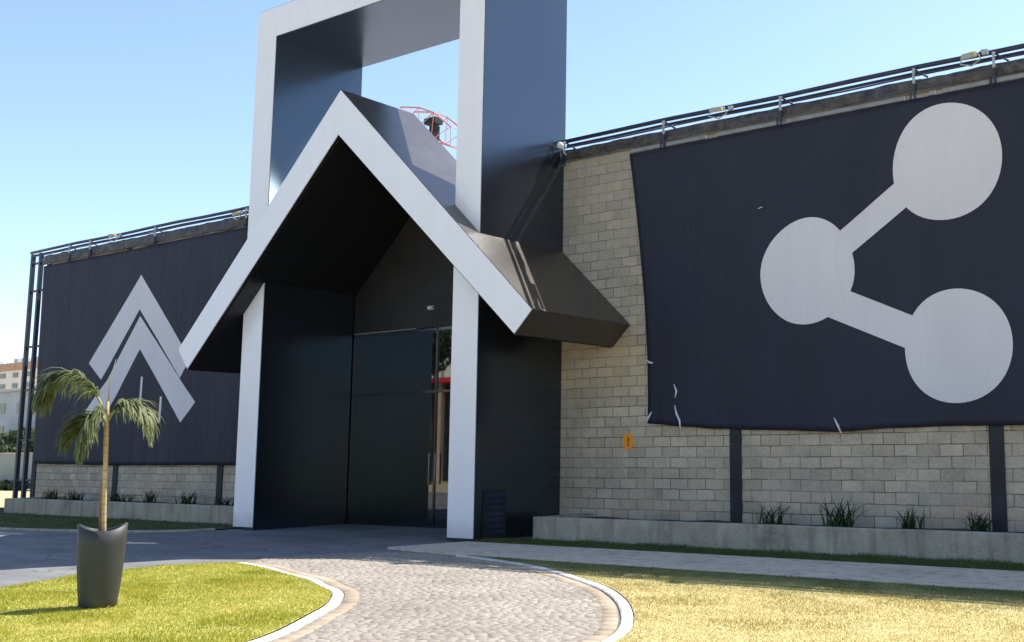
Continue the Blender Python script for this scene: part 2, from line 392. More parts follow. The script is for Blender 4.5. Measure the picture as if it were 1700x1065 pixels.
def ringed(m):
    v = coords(m); w = nn(m, 'ShaderNodeTexWave', Scale=3.4, Distortion=1.5, Detail=2); w.bands_direction = 'Z'; lk(m, v, w.inputs['Vector'])
    src = bsdf(m).inputs['Base Color'].links[0].from_socket
    f = ramp(m, w.outputs['Fac'], [(.0, (.75,.75,.75)), (.14, (0,0,0))])
    f2 = nn(m, 'ShaderNodeMath', operation='MULTIPLY'); lk(m, f, f2.inputs[0]); f2.inputs[1].default_value = .6
    c = mixc(m, f2.outputs[0], src, (.26,.17,.08)); lk(m, c, bsdf(m).inputs['Base Color'])
M['trunkp'] = noisy('palm_stem', (.42,.31,.15), (.60,.46,.24), 9, .7, 5, .4, .006, sc=(1,1,2.5))
ringed(M['trunkp'])
M['husk'] = noisy('red_brown_husk', (.22,.09,.035), (.34,.17,.08), 9, .8, 5, .5, .01)
M['rach'] = mat('palm_rachis', .55, (.40,.38,.14))
M['frond'] = grassmat('palm_leaflets', [(.06,.085,.03), (.13,.16,.06), (.25,.27,.13), (.44,.43,.28)])
M['strap'] = grassmat('strap_leaves', [(.025,.055,.018), (.04,.08,.025), (.07,.11,.035)])
M['leaf'] = grassmat('tree_leaves', [(.03,.05,.018), (.055,.08,.03), (.09,.11,.04)])
M['bark'] = noisy('bark', (.06,.045,.03), (.12,.09,.06), 8, .9, 6, .6, .02)
M['cream'] = noisy('cream_render', (.80,.68,.60), (.86,.75,.67), .6, .9, 5, 0)
M['terra'] = noisy('terracotta_render', (.50,.26,.17), (.58,.33,.23), .6, .9, 5, 0)
M['greyb'] = noisy('grey_render', (.42,.42,.45), (.52,.52,.54), .8, .9, 5, 0)
M['shop'] = noisy('white_fascia', (.66,.68,.64), (.74,.75,.71), .6, .6, 5, 0)
M['red'] = mat('red_stripe', .5, (.55,.02,.02))
M['dark'] = mat('dark_recess', .7, (.012,.012,.014))
M['tan'] = noisy('tan_post_paint', (.42,.33,.22), (.52,.42,.3), 3, .7, 4, 0)
M['wallg'] = noisy('grey_plaster_wall', (.30,.31,.29), (.38,.39,.36), .7, .9, 7, .1, .01)
M['jib'] = mat('faded_red_painted_steel', .6, (.72,.26,.16))
M['glasswin'] = mat('window_glass_dark', .12, (.03,.035,.045), 1.6)
def glass():
    m = mat('reflective_door_glass', .02, (.004,.005,.006), 2.1); return m
M['glass'] = glass()
M['frame'] = black_panel('door_frame_metal', (.006,.007,.009), .12, .2, 1.9, .02)

# ================================================================== GROUND
def sheet(name, poly, z, m, kind='structure'):
    bm = bmesh.new(); n = len(poly)
    vv, ee, ff = delaunay_2d_cdt([Vector(p) for p in poly], [], [list(range(n))], 1, 1e-5)[:3]
    bv = [bm.verts.new((v.x, v.y, z)) for v in vv]
    for f in ff: bm.faces.new([bv[i] for i in f])
    o = obj(name, bm, m)
    if o.data.polygons[0].normal.z < 0: o.data.flip_normals()
    return tag(o, kind=kind)

sheet('ground', [(-2500,-2500),(2500,-2500),(2500,2500),(-2500,2500)], -.03, M['ground'])
sheet('driveway', [(-70,1),(-30,1),(-13,1),(-8,1),(-8,6),(14,12),(14,17.3),(-36,17.3),(-70,17.3)], 0.0, M['asphalt'])

kL = catmull([(-14.95,10.06),(-14.0,9.85),(-12.99,9.47),(-12.1,9.19),(-11.41,8.84),(-10.75,8.52),(-10.25,8.12),(-9.85,7.74),(-9.45,7.25),(-9.05,6.75),(-8.72,6.3),(-8.46,5.8),(-8.25,4.8),(-8.2,3.5),(-8.3,1.5),(-8.6,-3),(-9,-12)], 5)
kR = catmull([(-12.9,12.55),(-12.2,12.36),(-11.0,11.98),(-10.0,11.5),(-8.95,10.86),(-8.3,10.42),(-7.75,9.95),(-7.3,9.5),(-6.95,9.1),(-6.55,8.6),(-6.2,8.1),(-5.95,7.6),(-5.72,7.0),(-5.6,6.2),(-5.55,5),(-5.6,1.5),(-5.8,-3),(-6.2,-12)], 5)

def kerb(name, line, w, z0, z1, m):
    a = offset_line(line, w/2); b = offset_line(line, -w/2)
    bm = bmesh.new(); rows = []
    for p, q in zip(a, b):
        d = (np.array(q)-np.array(p)); d = d/np.linalg.norm(d)*.015
        prof = [(p[0],p[1],z0), (p[0],p[1],z1-.012), (p[0]+d[0],p[1]+d[1],z1), (q[0]-d[0],q[1]-d[1],z1), (q[0],q[1],z1-.012), (q[0],q[1],z0)]
        rows.append([bm.verts.new(v) for v in prof])
    for r, s in zip(rows, rows[1:]):
        for i in range(5): bm.faces.new((r[i], r[i+1], s[i+1], s[i]))
    bm.faces.new(rows[0]); bm.faces.new(rows[-1][::-1])
    return tag(obj(name, bm, m), kind='structure')
kerb('kerb', kL, .125, -.02, .028, M['kerb'])
kerb('kerb', kR, .12, -.02, .028, M['kerb'])

# cobbled path between the kerbs: every stone is modelled
inL = offset_line(kL, .08); inR = offset_line(kR, -.08)
def side_fix(line, d, side):
    # both kerb lines run towards the viewer: +1 is the side facing the left kerb's path, -1 the other
    return offset_line(line, d*side)
eL = side_fix(kL, .08, 1); eR = side_fix(kR, .08, -1)
bL = side_fix(kL, .255, 1); bR = side_fix(kR, .255, -1)
top = [(-12.95,12.66), (-14.2,12.6), (-15.0,12.1), (-15.35,11.2), (-15.25,10.4)]
path_poly = [tuple(p) for p in eL][::-1]
path_poly = [tuple(p) for p in eR][::-1] + top + [tuple(p) for p in eL]
sheet('path', path_poly, .006, M['bed'])
inner = [tuple(p) for p in bR][::-1] + top + [tuple(p) for p in bL]

def stones(name, cx, cy, w, d, ang, m, h=.012):
    """arrays of stone centres, half sizes and angle -> one mesh of bevel-topped setts"""
    n = len(cx); ca, sa = np.cos(ang), np.sin(ang)
    def P(ux, uy, z):
        x = cx+ux*ca-uy*sa; y = cy+ux*sa+uy*ca; return np.stack([x, y, z], -1)
    jit = lambda s: np.random.uniform(-s, s, n)
    base = [P(sx*w+jit(.005), sy*d+jit(.005), np.full(n, .002)) for sx, sy in ((-1,-1),(1,-1),(1,1),(-1,1))]
    zt = h+jit(.0022)
    tops = []
    for k, (sx, sy) in enumerate(((-1,-1),(1,-1),(1,1),(-1,1))):
        tops.append(P(sx*(w-.011)+jit(.004), sy*(d-.011)+jit(.004), zt+jit(.0012)))
    V = np.stack(base+tops, 1)            # n,8,3
    me = bpy.data.meshes.new(name)
    fs = np.array([(4,5,6,7),(0,1,5,4),(1,2,6,5),(2,3,7,6),(3,0,4,7)])
    idx = (np.arange(n)[:,None,None]*8+fs[None]).reshape(-1)
    F = n*5
    me.vertices.add(n*8); me.vertices.foreach_set('co', V.reshape(-1).astype(np.float32))
    me.loops.add(F*4); me.loops.foreach_set('vertex_index', idx.astype(np.int32))
    me.polygons.add(F); me.polygons.foreach_set('loop_start', np.arange(0, F*4, 4, dtype=np.int32)); me.polygons.foreach_set('loop_total', np.full(F, 4, dtype=np.int32))
    me.update(calc_edges=True)
    return link(name, me, m)
A = 0.565
row = .088; X = []; Y = []; Wd = []
v = -30.0
while v < 30:
    u = -30+random.random()*.1
    while u < 30:
        w = random.uniform(.085, .15)
        X.append(((u+w/2)*math.cos(A)-v*math.sin(A))-11); Y.append(((u+w/2)*math.sin(A)+v*math.cos(A))+9); Wd.append(w/2-.006); u += w
    v += row
X = np.array(X); Y = np.array(Y); Wd = np.array(Wd); k = inside(X, Y, inner) & (Y > 2.5)
tag(stones('paving', X[k], Y[k], Wd[k], np.full(k.sum(), row/2-.006), np.full(k.sum(), A), M['cobble']), kind='structure')
# border setts following the kerbs
bxx, byy, baa = [], [], []
for line, sd_ in ((kL, 1), (kR, -1)):
    for off in (.165,):
        ln = side_fix(line, off, sd_); acc = 0
        for p, q in zip(ln, ln[1:]):
            L = np.linalg.norm(q-p); t = 0
            while acc+ (L-t) >= .26:
                t += .26-acc; acc = 0; c = p+(q-p)*t/L; bxx.append(c[0]); byy.append(c[1]); baa.append(math.atan2(*(q-p)[::-1]))
            acc += L-t
bxx = np.array(bxx); byy = np.array(byy)
tag(stones('paving_border', bxx, byy, np.full(len(bxx), .124), np.full(len(bxx), .08), np.array(baa), M['border'], .017), kind='structure')

# concrete footpath along the wall
bm = bmesh.new()
prism_z(bm, [(-15.05,12.95),(-12.95,12.62),(-9.0,12.5),(14,12.5),(14,14.5),(-14.7,14.5),(-14.9,13.6)], -.02, .035)
tag(obj('footpath', bm, M['slab']), kind='structure')
# thin kerb line by the left verge
vl = catmull([(-60,7.5),(-40,10.0),(-30,11.6),(-26.8,12.05),(-24.9,12.45),(-23.3,12.95),(-22.4,13.6),(-22.2,14.3)], 5)
kerb('kerb', vl, .12, -.02, .05, M['concrete'])

lawnL = [tuple(p) for p in side_fix(kL, .07, -1)] + [(-13.6,-12),(-13.7,1.5),(-13.9,4),(-14.35,6.2),(-14.9,7.2),(-15.28,7.95),(-15.48,8.7),(-15.42,9.4),(-15.1,9.95)]
sheet('lawn', lawnL, .03, M['lawnL'])
eRo = [tuple(p) for p in side_fix(kR, .07, 1)]
lawnR = eRo + [(14,-12),(14,12.49),(-9,12.49),(-12.3,12.53)]  # both lawns run on unseen behind the camera to bounce light onto the facade
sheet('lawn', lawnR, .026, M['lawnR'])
vergeR = [(-14.6,14.51),(14,14.51),(14,15.49),(-13.9,15.49),(-14.6,15.49)]
sheet('verge', vergeR, .022, M['verge'])
vergeL = [tuple(p+np.array((0,.05))) for p in vl] + [(-22.16,14.4),(-22.16,17.0),(-23.2,17.0),(-23.2,15.49),(-34.2,15.49),(-34.4,17.2),(-60,17.2)]
sheet('verge', vergeL, .022, M['verge'])

def blades(name, poly, n, h0, h1, w, m, z, label, xr, yr):
    px = np.random.uniform(*xr, n); py = np.random.uniform(*yr, n); k = inside(px, py, poly); px, py = px[k], py[k]; n = len(px)
    a = np.random.uniform(0, 2*PI, n); h = np.random.uniform(h0, h1, n); ww = np.random.uniform(.6, 1.2, n)*w
    h *= np.where(np.random.rand(n) < .03, 1.9, 1.0)*(.75+.5*(np.sin(px*2.3+np.sin(py*1.7)*2)*np.sin(py*2.9+1.3*np.sin(px*1.1)) > .2)); ln = np.random.uniform(0, .9, n)*h; b = np.random.uniform(0, 2*PI, n)
    dx, dy = np.cos(a)*ww, np.sin(a)*ww; lx, ly = np.cos(b)*ln, np.sin(b)*ln; z0 = np.full(n, z)
    V = np.stack([np.stack([px-dx,py-dy,z0],-1), np.stack([px+dx,py+dy,z0],-1), np.stack([px+lx,py+ly,z0+h],-1)], 1)
    return tag(link(name, np_mesh(name, V, 3), m), label, 'grass', kind='stuff')
blades('lawn_grass', lawnL, 260000, .012, .036, .0045, M['grassL'], .028, 'short yellow green grass on the lawn around the potted palm', (-16,-8), (1.5,10.2))
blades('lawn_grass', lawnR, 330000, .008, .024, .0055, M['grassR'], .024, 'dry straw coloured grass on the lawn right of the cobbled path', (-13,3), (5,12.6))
blades('verge_grass', vergeR, 30000, .02, .07, .006, M['grassV'], .02, 'narrow strip of shaded grass between footpath and right planter wall', (-14.6,3), (14.5,15.5))
blades('verge_grass', vergeL, 60000, .02, .07, .008, M['grassV'], .02, 'shaded grass verge in front of the left planter wall', (-50,-22.1), (9,17))

# ================================================================== HALL BUILDING
hall = tag(empty('warehouse_building', (-14, 17.2, 0)), 'long windowless hall of bare grey concrete blocks behind the black banners', 'building')
def hp(o):  # keep world coordinates under the empty
    o.parent = hall; o.matrix_parent_inverse = Matrix.Translation((-14, 17.2, 0)).inverted(); return o
YW = 17.1
bm = bmesh.new()
bx(bm, -36.2, -22.0, YW, YW+.2, 0, 7.72); bx(bm, -14.9, 14, YW, YW+.2, 0, 7.72)
bx(bm, -36.2, -36.0, YW+.2, 44, 0, 7.72); bx(bm, 13.8, 14, YW+.2, 44, 0, 7.72); bx(bm, -36.2, 14, 44, 44.2, 0, 7.72)
hp(obj('block_wall', bm, M['block']))
bm = bmesh.new(); bx(bm, -36.3, 14.1, YW+.12, 44.3, 7.72, 7.9)
for i in range(60): bx(bm, -36+.84*i, -35.94+.84*i, YW+.2, 44.2, 7.9, 7.95)
hp(obj('roof', bm, M['roof']))
for xc in (-36.1, -31.45, -26.4, -10.53, -5.64, -.75, 4.15, 9.0):
    hp(box('pillar', M['paint'], None, xc-.12, xc+.12, YW-.03, YW+.1, 0, 7.7))
# ribbed gable wall over the doors and ceiling pieces behind the canopy
bm = bmesh.new(); prism_y(bm, [(-22.0,4.5),(-14.9,4.5),(-14.9,5.02),(-18.47,8.205),(-22.0,4.90)], 17.2, 17.3)
hp(obj('gable_wall', bm, M['rib']))
# pale steel beam under the roof edge, broken by dark bars drawn as post shadows
for x0, x1 in ((-12.9,-12.15), (-12.02,-11.08), (-10.82,-9.5), (-9.30,-6.98), (-6.55,-6.42), (-6.30,-4.2), (-4.0,-1.4), (-1.2,1.2), (1.4,4)):
    hp(box('roof_beam', M['beam'], None, x0, x1, YW-.13, YW-.09, 7.62, 7.69))
hp(box('roof_beam', M['beam'], None, -30.5, -22.2, YW-.05, YW-.001, 7.66, 7.685))
# crumpled tarpaulin hanging along the roof edge
def tarp(name, x0, x1, za, zb, seed):
    nx = int((x1-x0)/.08); nz = 7; bm = bmesh.new(); g = []
    for i in range(nx+1):
        x = x0+(x1-x0)*i/nx; r = []
        for j in range(nz+1):
            t = j/nz
            z = za+(zb-za)*t + (.030*noise.noise(Vector((x*1.3, seed, 0))) if j == 0 else 0) + (.022*noise.noise(Vector((x*1.7, seed+5, 2))) if j == nz else 0)
            y = YW-.09+.05*noise.noise(Vector((x*2.2, z*6, seed)))+.03*noise.noise(Vector((x*6, z*14, seed+3)))
            if j == nz: y += .06
            r.append(bm.verts.new((x, y, z)))
        g.append(r)
    for i in range(nx):
        for j in range(nz): bm.faces.new((g[i][j], g[i+1][j], g[i+1][j+1], g[i][j+1]))
    o = obj(name, bm, M['tarp'], smooth=True); s = o.modifiers.new('thickness', 'SOLIDIFY'); s.thickness = .01; return o
hp(tarp('roof_edge_tarp', -14.74, 12, 7.75, 7.97, 1.3)); hp(tarp('roof_edge_tarp', -36.3, -22.16, 7.68, 7.98, 9.1))

# glazed entrance
ent = tag(empty('entrance_door', (-18.4, 17.2, 0)), 'dark glass double height entrance doors inside the black porch', 'door')
Mi = Matrix.Translation((-18.4, 17.2, 0)).inverted()
def ep(o): o.parent = ent; o.matrix_parent_inverse = Mi; return o
mull = [-21.40, -18.52, -16.95, -15.47]
bm = bmesh.new()
for x in mull: bx(bm, x-.022, x+.022, 17.17, 17.25, .0, 4.42)
for z in (.03, 3.03, 4.45):
    for a, b in zip(mull, mull[1:]): bx(bm, a+.0222, b-.0222, 17.175, 17.245, z-.03, z+.03)
ep(obj('door_frame', bm, M['frame']))
for a, b in zip(mull, mull[1:]):
    ep(box('pane', M['glass'], None, a+.023, b-.023, 17.20, 17.215, .061, 2.999)); ep(box('pane', M['glass'], None, a+.023, b-.023, 17.20, 17.215, 3.061, 4.419))
ep(box('light_line', M['beam'], None, -21.36, -19.2, 17.145, 17.164, 4.485, 4.505))  # pale strip added for the bright line of light above the doors
for x in (-18.62, -18.42):
    bm = bmesh.new(); tube(bm, [(x,17.12,.95),(x,17.12,1.65)], .014); tube(bm, [(x,17.12,1.0),(x,17.17,1.0)], .01); tube(bm, [(x,17.12,1.6),(x,17.17,1.6)], .01)
    ep(obj('handle', bm, M['zinc'], smooth=True))
# small white dome lamp over the door
wl_ = tag(empty('wall_lamp', (-18.76, 17.15, 4.95)), 'tiny white oval lamp high on the dark wall above the entrance', 'lamp')
bm = bmesh.new(); bmesh.ops.create_uvsphere(bm, u_segments=16, v_segments=8, radius=.07); bmesh.ops.scale(bm, vec=(1.2,.7,.55), verts=bm.verts)
obj('lamp_cover', bm, M['tie'], wl_, True)
bm = bmesh.new(); bx(bm, -.09, .09, .02, .05, -.05, .05); obj('base_plate', bm, M['zinc'], wl_)

# ================================================================== ENTRANCE TOWER FRAME
tower = tag(empty('portal_frame', (-18.45, 15.9, 0)), 'tall square portal of glossy black panels with a white front border', 'portal frame')
Ti = Matrix.Translation((-18.45, 15.9, 0)).inverted()
def tp(o): o.parent = tower; o.matrix_parent_inverse = Ti; return o
XL0, XL1, XR0, XR1, ZT, ZTi, YC = -22.138, -21.407, -15.457, -14.753, 11.944, 11.207, 14.705
U = [(XL0,0),(XL1,0),(XL1,ZTi),(XR0,ZTi),(XR0,0),(XR1,0),(XR1,ZT),(XL0,ZT)]
bm = bmesh.new(); prism_y(bm, U, YC, 17.14); tp(obj('frame_body', bm, M['black']))
Ui = inset_poly([(XL0,.05),(XL1,.05),(XL1,ZTi),(XR0,ZTi),(XR0,.05),(XR1,.05),(XR1,ZT),(XL0,ZT)], .014)
bm = bmesh.new(); prism_y(bm, Ui, YC-.012, YC+.002); tp(obj('front_panel', bm, M['white']))
# dark slatted panel low on the right outer side
bm = bmesh.new(); bx(bm, XR1+.001, XR1+.03, 14.93, 15.5, .06, .95); h = tp(obj('slat_panel', bm, M['paint']))
for i in range(7):
    bm = bmesh.new(); bx(bm, XR1+.031, XR1+.055, 14.98, 15.45, .12+.115*i, .185+.115*i); s = obj('slat', bm, M['steel']); s.parent = h

# ================================================================== GABLE CANOPY
can = tag(empty('gable_canopy', (-18.45, 15.5, 0)), 'steep inverted V canopy with a white front band cutting through the portal', 'canopy')
Ci = Matrix.Translation((-18.45, 15.5, 0)).inverted()
def cp(o): o.parent = can; o.matrix_parent_inverse = Ci; return o
V_ = [(-23.89,4.06),(-23.47,3.57),(-18.47,8.25),(-13.40,3.73),(-12.97,4.15),(-18.45,9.24)]
YF = 14.25
def so_(x): return 9.24-(9.24-4.15)/(5.48)*(x+18.45) if x > -18.45 else 9.24+(9.24-4.06)/5.44*(x+18.45)
def si_(x): return 8.25-(8.25-3.73)/(5.07)*(x+18.47) if x > -18.47 else 8.25+(8.25-3.57)/5.0*(x+18.47)
xr, xl = -17.0, -19.88
top_p = [(xl, so_(xl)), (xl, si_(xl)), (-18.47, 8.25), (xr, si_(xr)), (xr, so_(xr)), (-18.45, 9.24)]
rt_p = [(xr, si_(xr)), (-13.40,3.73), (-12.97,4.15), (xr, so_(xr))]
lf_p = [(xl, si_(xl)), (xl, so_(xl)), (-23.89,4.06), (-23.47,3.57)]
def slabs(xo):
    bm = bmesh.new(); prism_y(bm, top_p, YF, 16.22); prism_y(bm, rt_p, YF, 17.095); prism_y(bm, lf_p, YF, 17.095); return bm
cp(obj('roof_slab', slabs(0), M['slope']))
# soffit lining just below the slab
low = lambda P, d: [(x, z-d) for x, z in P]
bm = bmesh.new()
L = [(-23.44,3.56),(-18.47,8.21),(-13.43,3.72)]
for (a, b), (y0, y1) in ((((-23.44,3.575),(-18.47,8.235)),(YF+.05,17.195)), (((-18.47,8.235),(-13.43,3.735)),(YF+.05,17.09))):
    prism_y(bm, [a, b, (b[0], b[1]-.02), (a[0], a[1]-.02)], y0, y1)
cp(obj('soffit', bm, M['soffit']))
bm = bmesh.new(); prism_y(bm, inset_poly(V_, .013), YF-.012, YF+.002); cp(obj('front_band', bm, M['white']))

# ================================================================== ROOF RAILING
def railing(x0, x1, posts, label):
    r = tag(empty('roof_railing', ((x0+x1)/2, YW, 7.9)), label, 'railing', 'railings along the roof edge')
    Ri = Matrix.Translation(((x0+x1)/2, YW, 7.9)).inverted()
    def rp(o): o.parent = r; o.matrix_parent_inverse = Ri; return o
    n = max(2, int((x1-x0)/1.3))
    def ln(z, y): return [(x0+(x1-x0)*i/n, y, z+.012*math.sin(i*1.7+z*9)) for i in range(n+1)]
    bm = bmesh.new(); tube(bm, ln(8.18, YW-.05), .045); rp(obj('top_rail', bm, M['steel'], smooth=True))
    bm = bmesh.new(); tube(bm, ln(8.13, YW+.10), .03); rp(obj('back_rail', bm, M['steel'], smooth=True))
    bm = bmesh.new(); tube(bm, ln(8.035, YW-.04), .016); rp(obj('lower_rail', bm, M['steel'], smooth=True))
    for x in posts:
        bm = bmesh.new(); bx(bm, x-.02, x+.02, YW-.19, YW-.16, 7.86, 8.13); rp(obj('post', bm, M['zinc']))
        bm = bmesh.new(); bx(bm, x-.09, x-.06, YW-.17, YW-.13, 7.60, 7.72); bx(bm, x-.015, x+.02, YW-.17, YW-.13, 7.60, 7.86)  # dark bars over the beam imitate shadow lines of the posts
        tube(bm, [(x, YW-.15, 8.12), (x+.22, YW-.08, 7.96)], .018)
        rp(obj('bracket', bm, M['steel']))
    return r
railing(-14.75, 12, [-14.6,-12.04,-9.40,-6.78,-5.38,-2.75,-.1,2.5,5.1], 'dark twin pipe railing on the roof edge above the right banner')
railing(-37.24, -22.14, [-34.6,-33.4,-29.9,-25.6,-24.2], 'dark twin pipe railing on the roof edge above the left banner')

# floodlights
def flood(x, z, rz, label, dark=False):
    f = tag(empty('floodlight', (x, YW-.2, z), rz), label, 'floodlight', 'small floodlights fixed to the roof railings')
    bm = bmesh.new(); bx(bm, -.12, .12, -.06, .045, -.042, .05); bmesh.ops.bevel(bm, geom=bm.edges[:], offset=.02, segments=2)
    bmesh.ops.rotate(bm, cent=(0,0,0), matrix=Matrix.Rotation(.35, 3, 'X'), verts=bm.verts)
    obj('housing', bm, M['yellow'], f)
    bm = bmesh.new(); bx(bm, -.10, .10, -.072, -.062, -.034, .042); bmesh.ops.rotate(bm, cent=(0,0,0), matrix=Matrix.Rotation(.35, 3, 'X'), verts=bm.verts)
    obj('lens', bm, M['lens'], f)
    bm = bmesh.new(); tube(bm, [(.15,0,.02),(.20,.02,-.1),(.0,.06,-.16),(-.18,.02,-.1),(-.15,0,.02)], .014)
    obj('bracket', bm, M['zinc'], f, True)
    bm = bmesh.new(); tube(bm, [(.17,0,.0),(.24,.03,.05),(.30,.04,.0)], .010); obj('cable', bm, M['steel'], f, True)
    bm = bmesh.new(); bx(bm, .24, .33, -.01, .06, -.05, .03); obj('ballast_box', bm, M['zinc'], f)
flood(-10.77, 8.12, .1, 'floodlight on the roof railing nearest the bare block strip')
flood(-5.78, 8.14, -.2, 'yellowish floodlight on the railing above the upper round blob of the right banner')
flood(-32.1, 8.13, .2, 'small floodlight on the left railing above the double chevron emblem')
flood(-26.0, 8.02, -.1, 'small floodlight on the left railing close to the portal')

# small white globe at the rail end beside the tower
g = tag(empty('globe_lamp', (-14.62, YW-.28, 8.02)), 'small white globe lamp at the railing end beside the portal', 'lamp')
bm = bmesh.new(); bmesh.ops.create_uvsphere(bm, u_segments=14, v_segments=10, radius=.075); obj('globe', bm, M['tie'], g, True)
bm = bmesh.new(); tube(bm, [(.04,0,-.04),(.09,.02,-.12),(.08,.1,-.2)], .014); obj('arm', bm, M['zinc'], g)

# ladder-like steel frame at the far left corner
lf = tag(empty('scaffold_frame', (-36.9, YW, 0)), 'narrow dark steel ladder frame standing at the left end of the hall', 'steel frame')
Li = Matrix.Translation((-36.9, YW, 0)).inverted()
def lp(o): o.parent = lf; o.matrix_parent_inverse = Li; return o
for x in (-37.2, -36.68):
    lp(box('post', M['steel'], None, x-.055, x+.055, YW-.05, YW+.06, 0, 8.12))
for z in (.9, 2.15, 3.72, 5.1, 6.9, 7.8):
    bm = bmesh.new(); bx(bm, -37.14, -36.74, YW-.02, YW+.03, z-.03, z+.03); bx(bm, -36.62, -36.2, YW-.02, YW+.03, z-.03, z+.03); lp(obj('rung', bm, M['steel']))

# ================================================================== BANNERS
def fold(x, z, seed, zb, zt):
    t = min(1, max(0, (zt-z)/(zt-zb)))
    return -(.045 + .022*(t**1.5)*math.sin(x*2.1+1.3*math.sin(x*.7+seed)) + .020*noise.noise(Vector((x*.8, z*.35, seed))) + .010*noise.noise(Vector((x*3.1, z*.7, seed+4)))*(.3+t))
def interp(pts, x):
    if x <= pts[0][0]: return pts[0][1]
    for (a, b), (c, d) in zip(pts, pts[1:]):
        if x <= c: s = (x-a)/(c-a); return b+(d-b)*s
    return pts[-1][1]
def banner(name, x1, leftpts, bot, zt, seed, label, base):
    """leftpts: (z, x) list of the left edge, bot: (x, z) list of the lower edge"""
    root = tag(empty(name, base), label, 'banner'); Bi = Matrix.Translation(base).inverted()
    zb = min(b for a, b in bot); bm = bmesh.new(); nx, nz = 170, 50; g = []
    for j in range(nz+1):
        t = j/nz; r = []
        for i in range(nx+1):
            s = i/nx; zz = zt+(interp(bot, leftpts[0][1])-zt)*(1-t); xl_ = interp(leftpts, zz)
            x = xl_+(x1-xl_)*s; zl = interp(bot, x)+.012*noise.noise(Vector((x*2.5, seed, 1))); z = zl+(zt-zl)*t
            r.append(bm.verts.new((x, YW+fold(x, z, seed, zb, zt)-.02, z)))
        g.append(r)
    for j in range(nz):
        for i in range(nx): bm.faces.new((g[j][i], g[j][i+1], g[j+1][i+1], g[j+1][i]))
    o = obj('banner_cloth', bm, M['cloth'], smooth=True); s = o.modifiers.new('thickness', 'SOLIDIFY'); s.thickness = .006; s.offset = 0
    o.parent = root; o.matrix_parent_inverse = Bi
    return root, Bi, zb
def surf(x, z, seed, zb, zt, lift): return (x, YW+fold(x, z, seed, zb, zt)-.02-.003-lift, z)
def quadgrid(bm, c, f, n=14, m=5):
    g = [[bm.verts.new(f((1-s)*((1-t)*c[0][0]+t*c[3][0])+s*((1-t)*c[1][0]+t*c[2][0]), (1-s)*((1-t)*c[0][1]+t*c[3][1])+s*((1-t)*c[1][1]+t*c[2][1]))) for t in [j/m for j in range(m+1)]] for s in [i/n for i in range(n+1)]]
    for i in range(n):
        for j in range(m): bm.faces.new((g[i][j], g[i+1][j], g[i+1][j+1], g[i][j+1]))
def fixn(o):
    # face the street
    me = o.data
    if sum(p.normal.y for p in me.polygons) > 0: me.flip_normals()
    return o

ZTb = 7.625
leftR = [(2.15,-12.51),(2.6,-12.50),(3.5,-12.51),(4.6,-12.58),(5.8,-12.71),(6.8,-12.84),(7.66,-12.97)]
botR = [(-12.55,2.19),(-12.2,2.16),(-11.35,2.08),(-10.42,2.03),(-9.2,1.99),(-8.46,1.955),(-8.1,1.965),(-7.78,1.995),(-6.5,2.02),(-5.2,2.01),(-3,2.0),(0,1.97),(5,2.0)]
rb, Rb, zbR = banner('wall_banner', 5.0, leftR, botR, ZTb, 2.0, 'large black cloth with three linked pale discs hung over the block wall', (-8, 17.0, 2))
fR = lambda lift: (lambda x, z: surf(x, z, 2.0, zbR, ZTb, lift))
bm = bmesh.new()
def blob(bm, cx, cz, rx, rz, f, ph):
    prev = None; N = 56
    cv = bm.verts.new(f(cx, cz))
    for q in range(1, 9):
        ring = []
        for k in range(N):
            a = 2*PI*k/N; m_ = 1+.009*math.cos(4*a+ph)+.010*math.cos(3*a+ph*2)
            ring.append(bm.verts.new(f(cx+rx*m_*q/8*math.cos(a), cz+rz*m_*q/8*math.sin(a))))
        for k in range(N):
            if prev is None: bm.faces.new((cv, ring[k], ring[(k+1) % N]))
            else: bm.faces.new((prev[k], ring[k], ring[(k+1) % N], prev[(k+1) % N]))
        prev = ring
blob(bm, -6.30, 6.44, .965, 1.01, fR(.007), 3.6)
blob(bm, -8.97, 4.83, .95, .965, fR(.007), 1.1)
blob(bm, -6.22, 3.33, .93, .95, fR(.007), 3.3)
quadgrid(bm, [(-8.6,5.28),(-6.9,6.42),(-6.62,6.02),(-8.38,4.86)], fR(.004))
quadgrid(bm, [(-8.55,3.97),(-6.9,3.24),(-6.62,3.72),(-8.35,4.50)], fR(.004))
o = fixn(obj('emblem', bm, M['print'], smooth=True)); o.parent = rb; o.matrix_parent_inverse = Rb
for pts in ([(-11.86,2.92),(-11.80,2.78),(-11.83,2.66)], [(-11.84,2.52),(-11.80,2.36),(-11.72,2.22),(-11.70,2.03)], [(-12.53,2.17),(-12.47,2.30),(-12.40,2.40)], [(-12.52,3.42),(-12.43,3.36),(-12.36,3.35)], [(-8.46,2.20),(-8.40,2.08),(-8.33,1.93)], [(-9.95,6.10),(-9.86,6.12)]):
    bm = bmesh.new(); tube(bm, [(x, YW+fold(x, z, 2.0, zbR, ZTb)-.045, z) for x, z in pts], [.008]+[.020]*(len(pts)-2)+[.012] if len(pts) > 2 else .008, 6)
    o = obj('tie', bm, M['tie'], smooth=True); o.parent = rb; o.matrix_parent_inverse = Rb

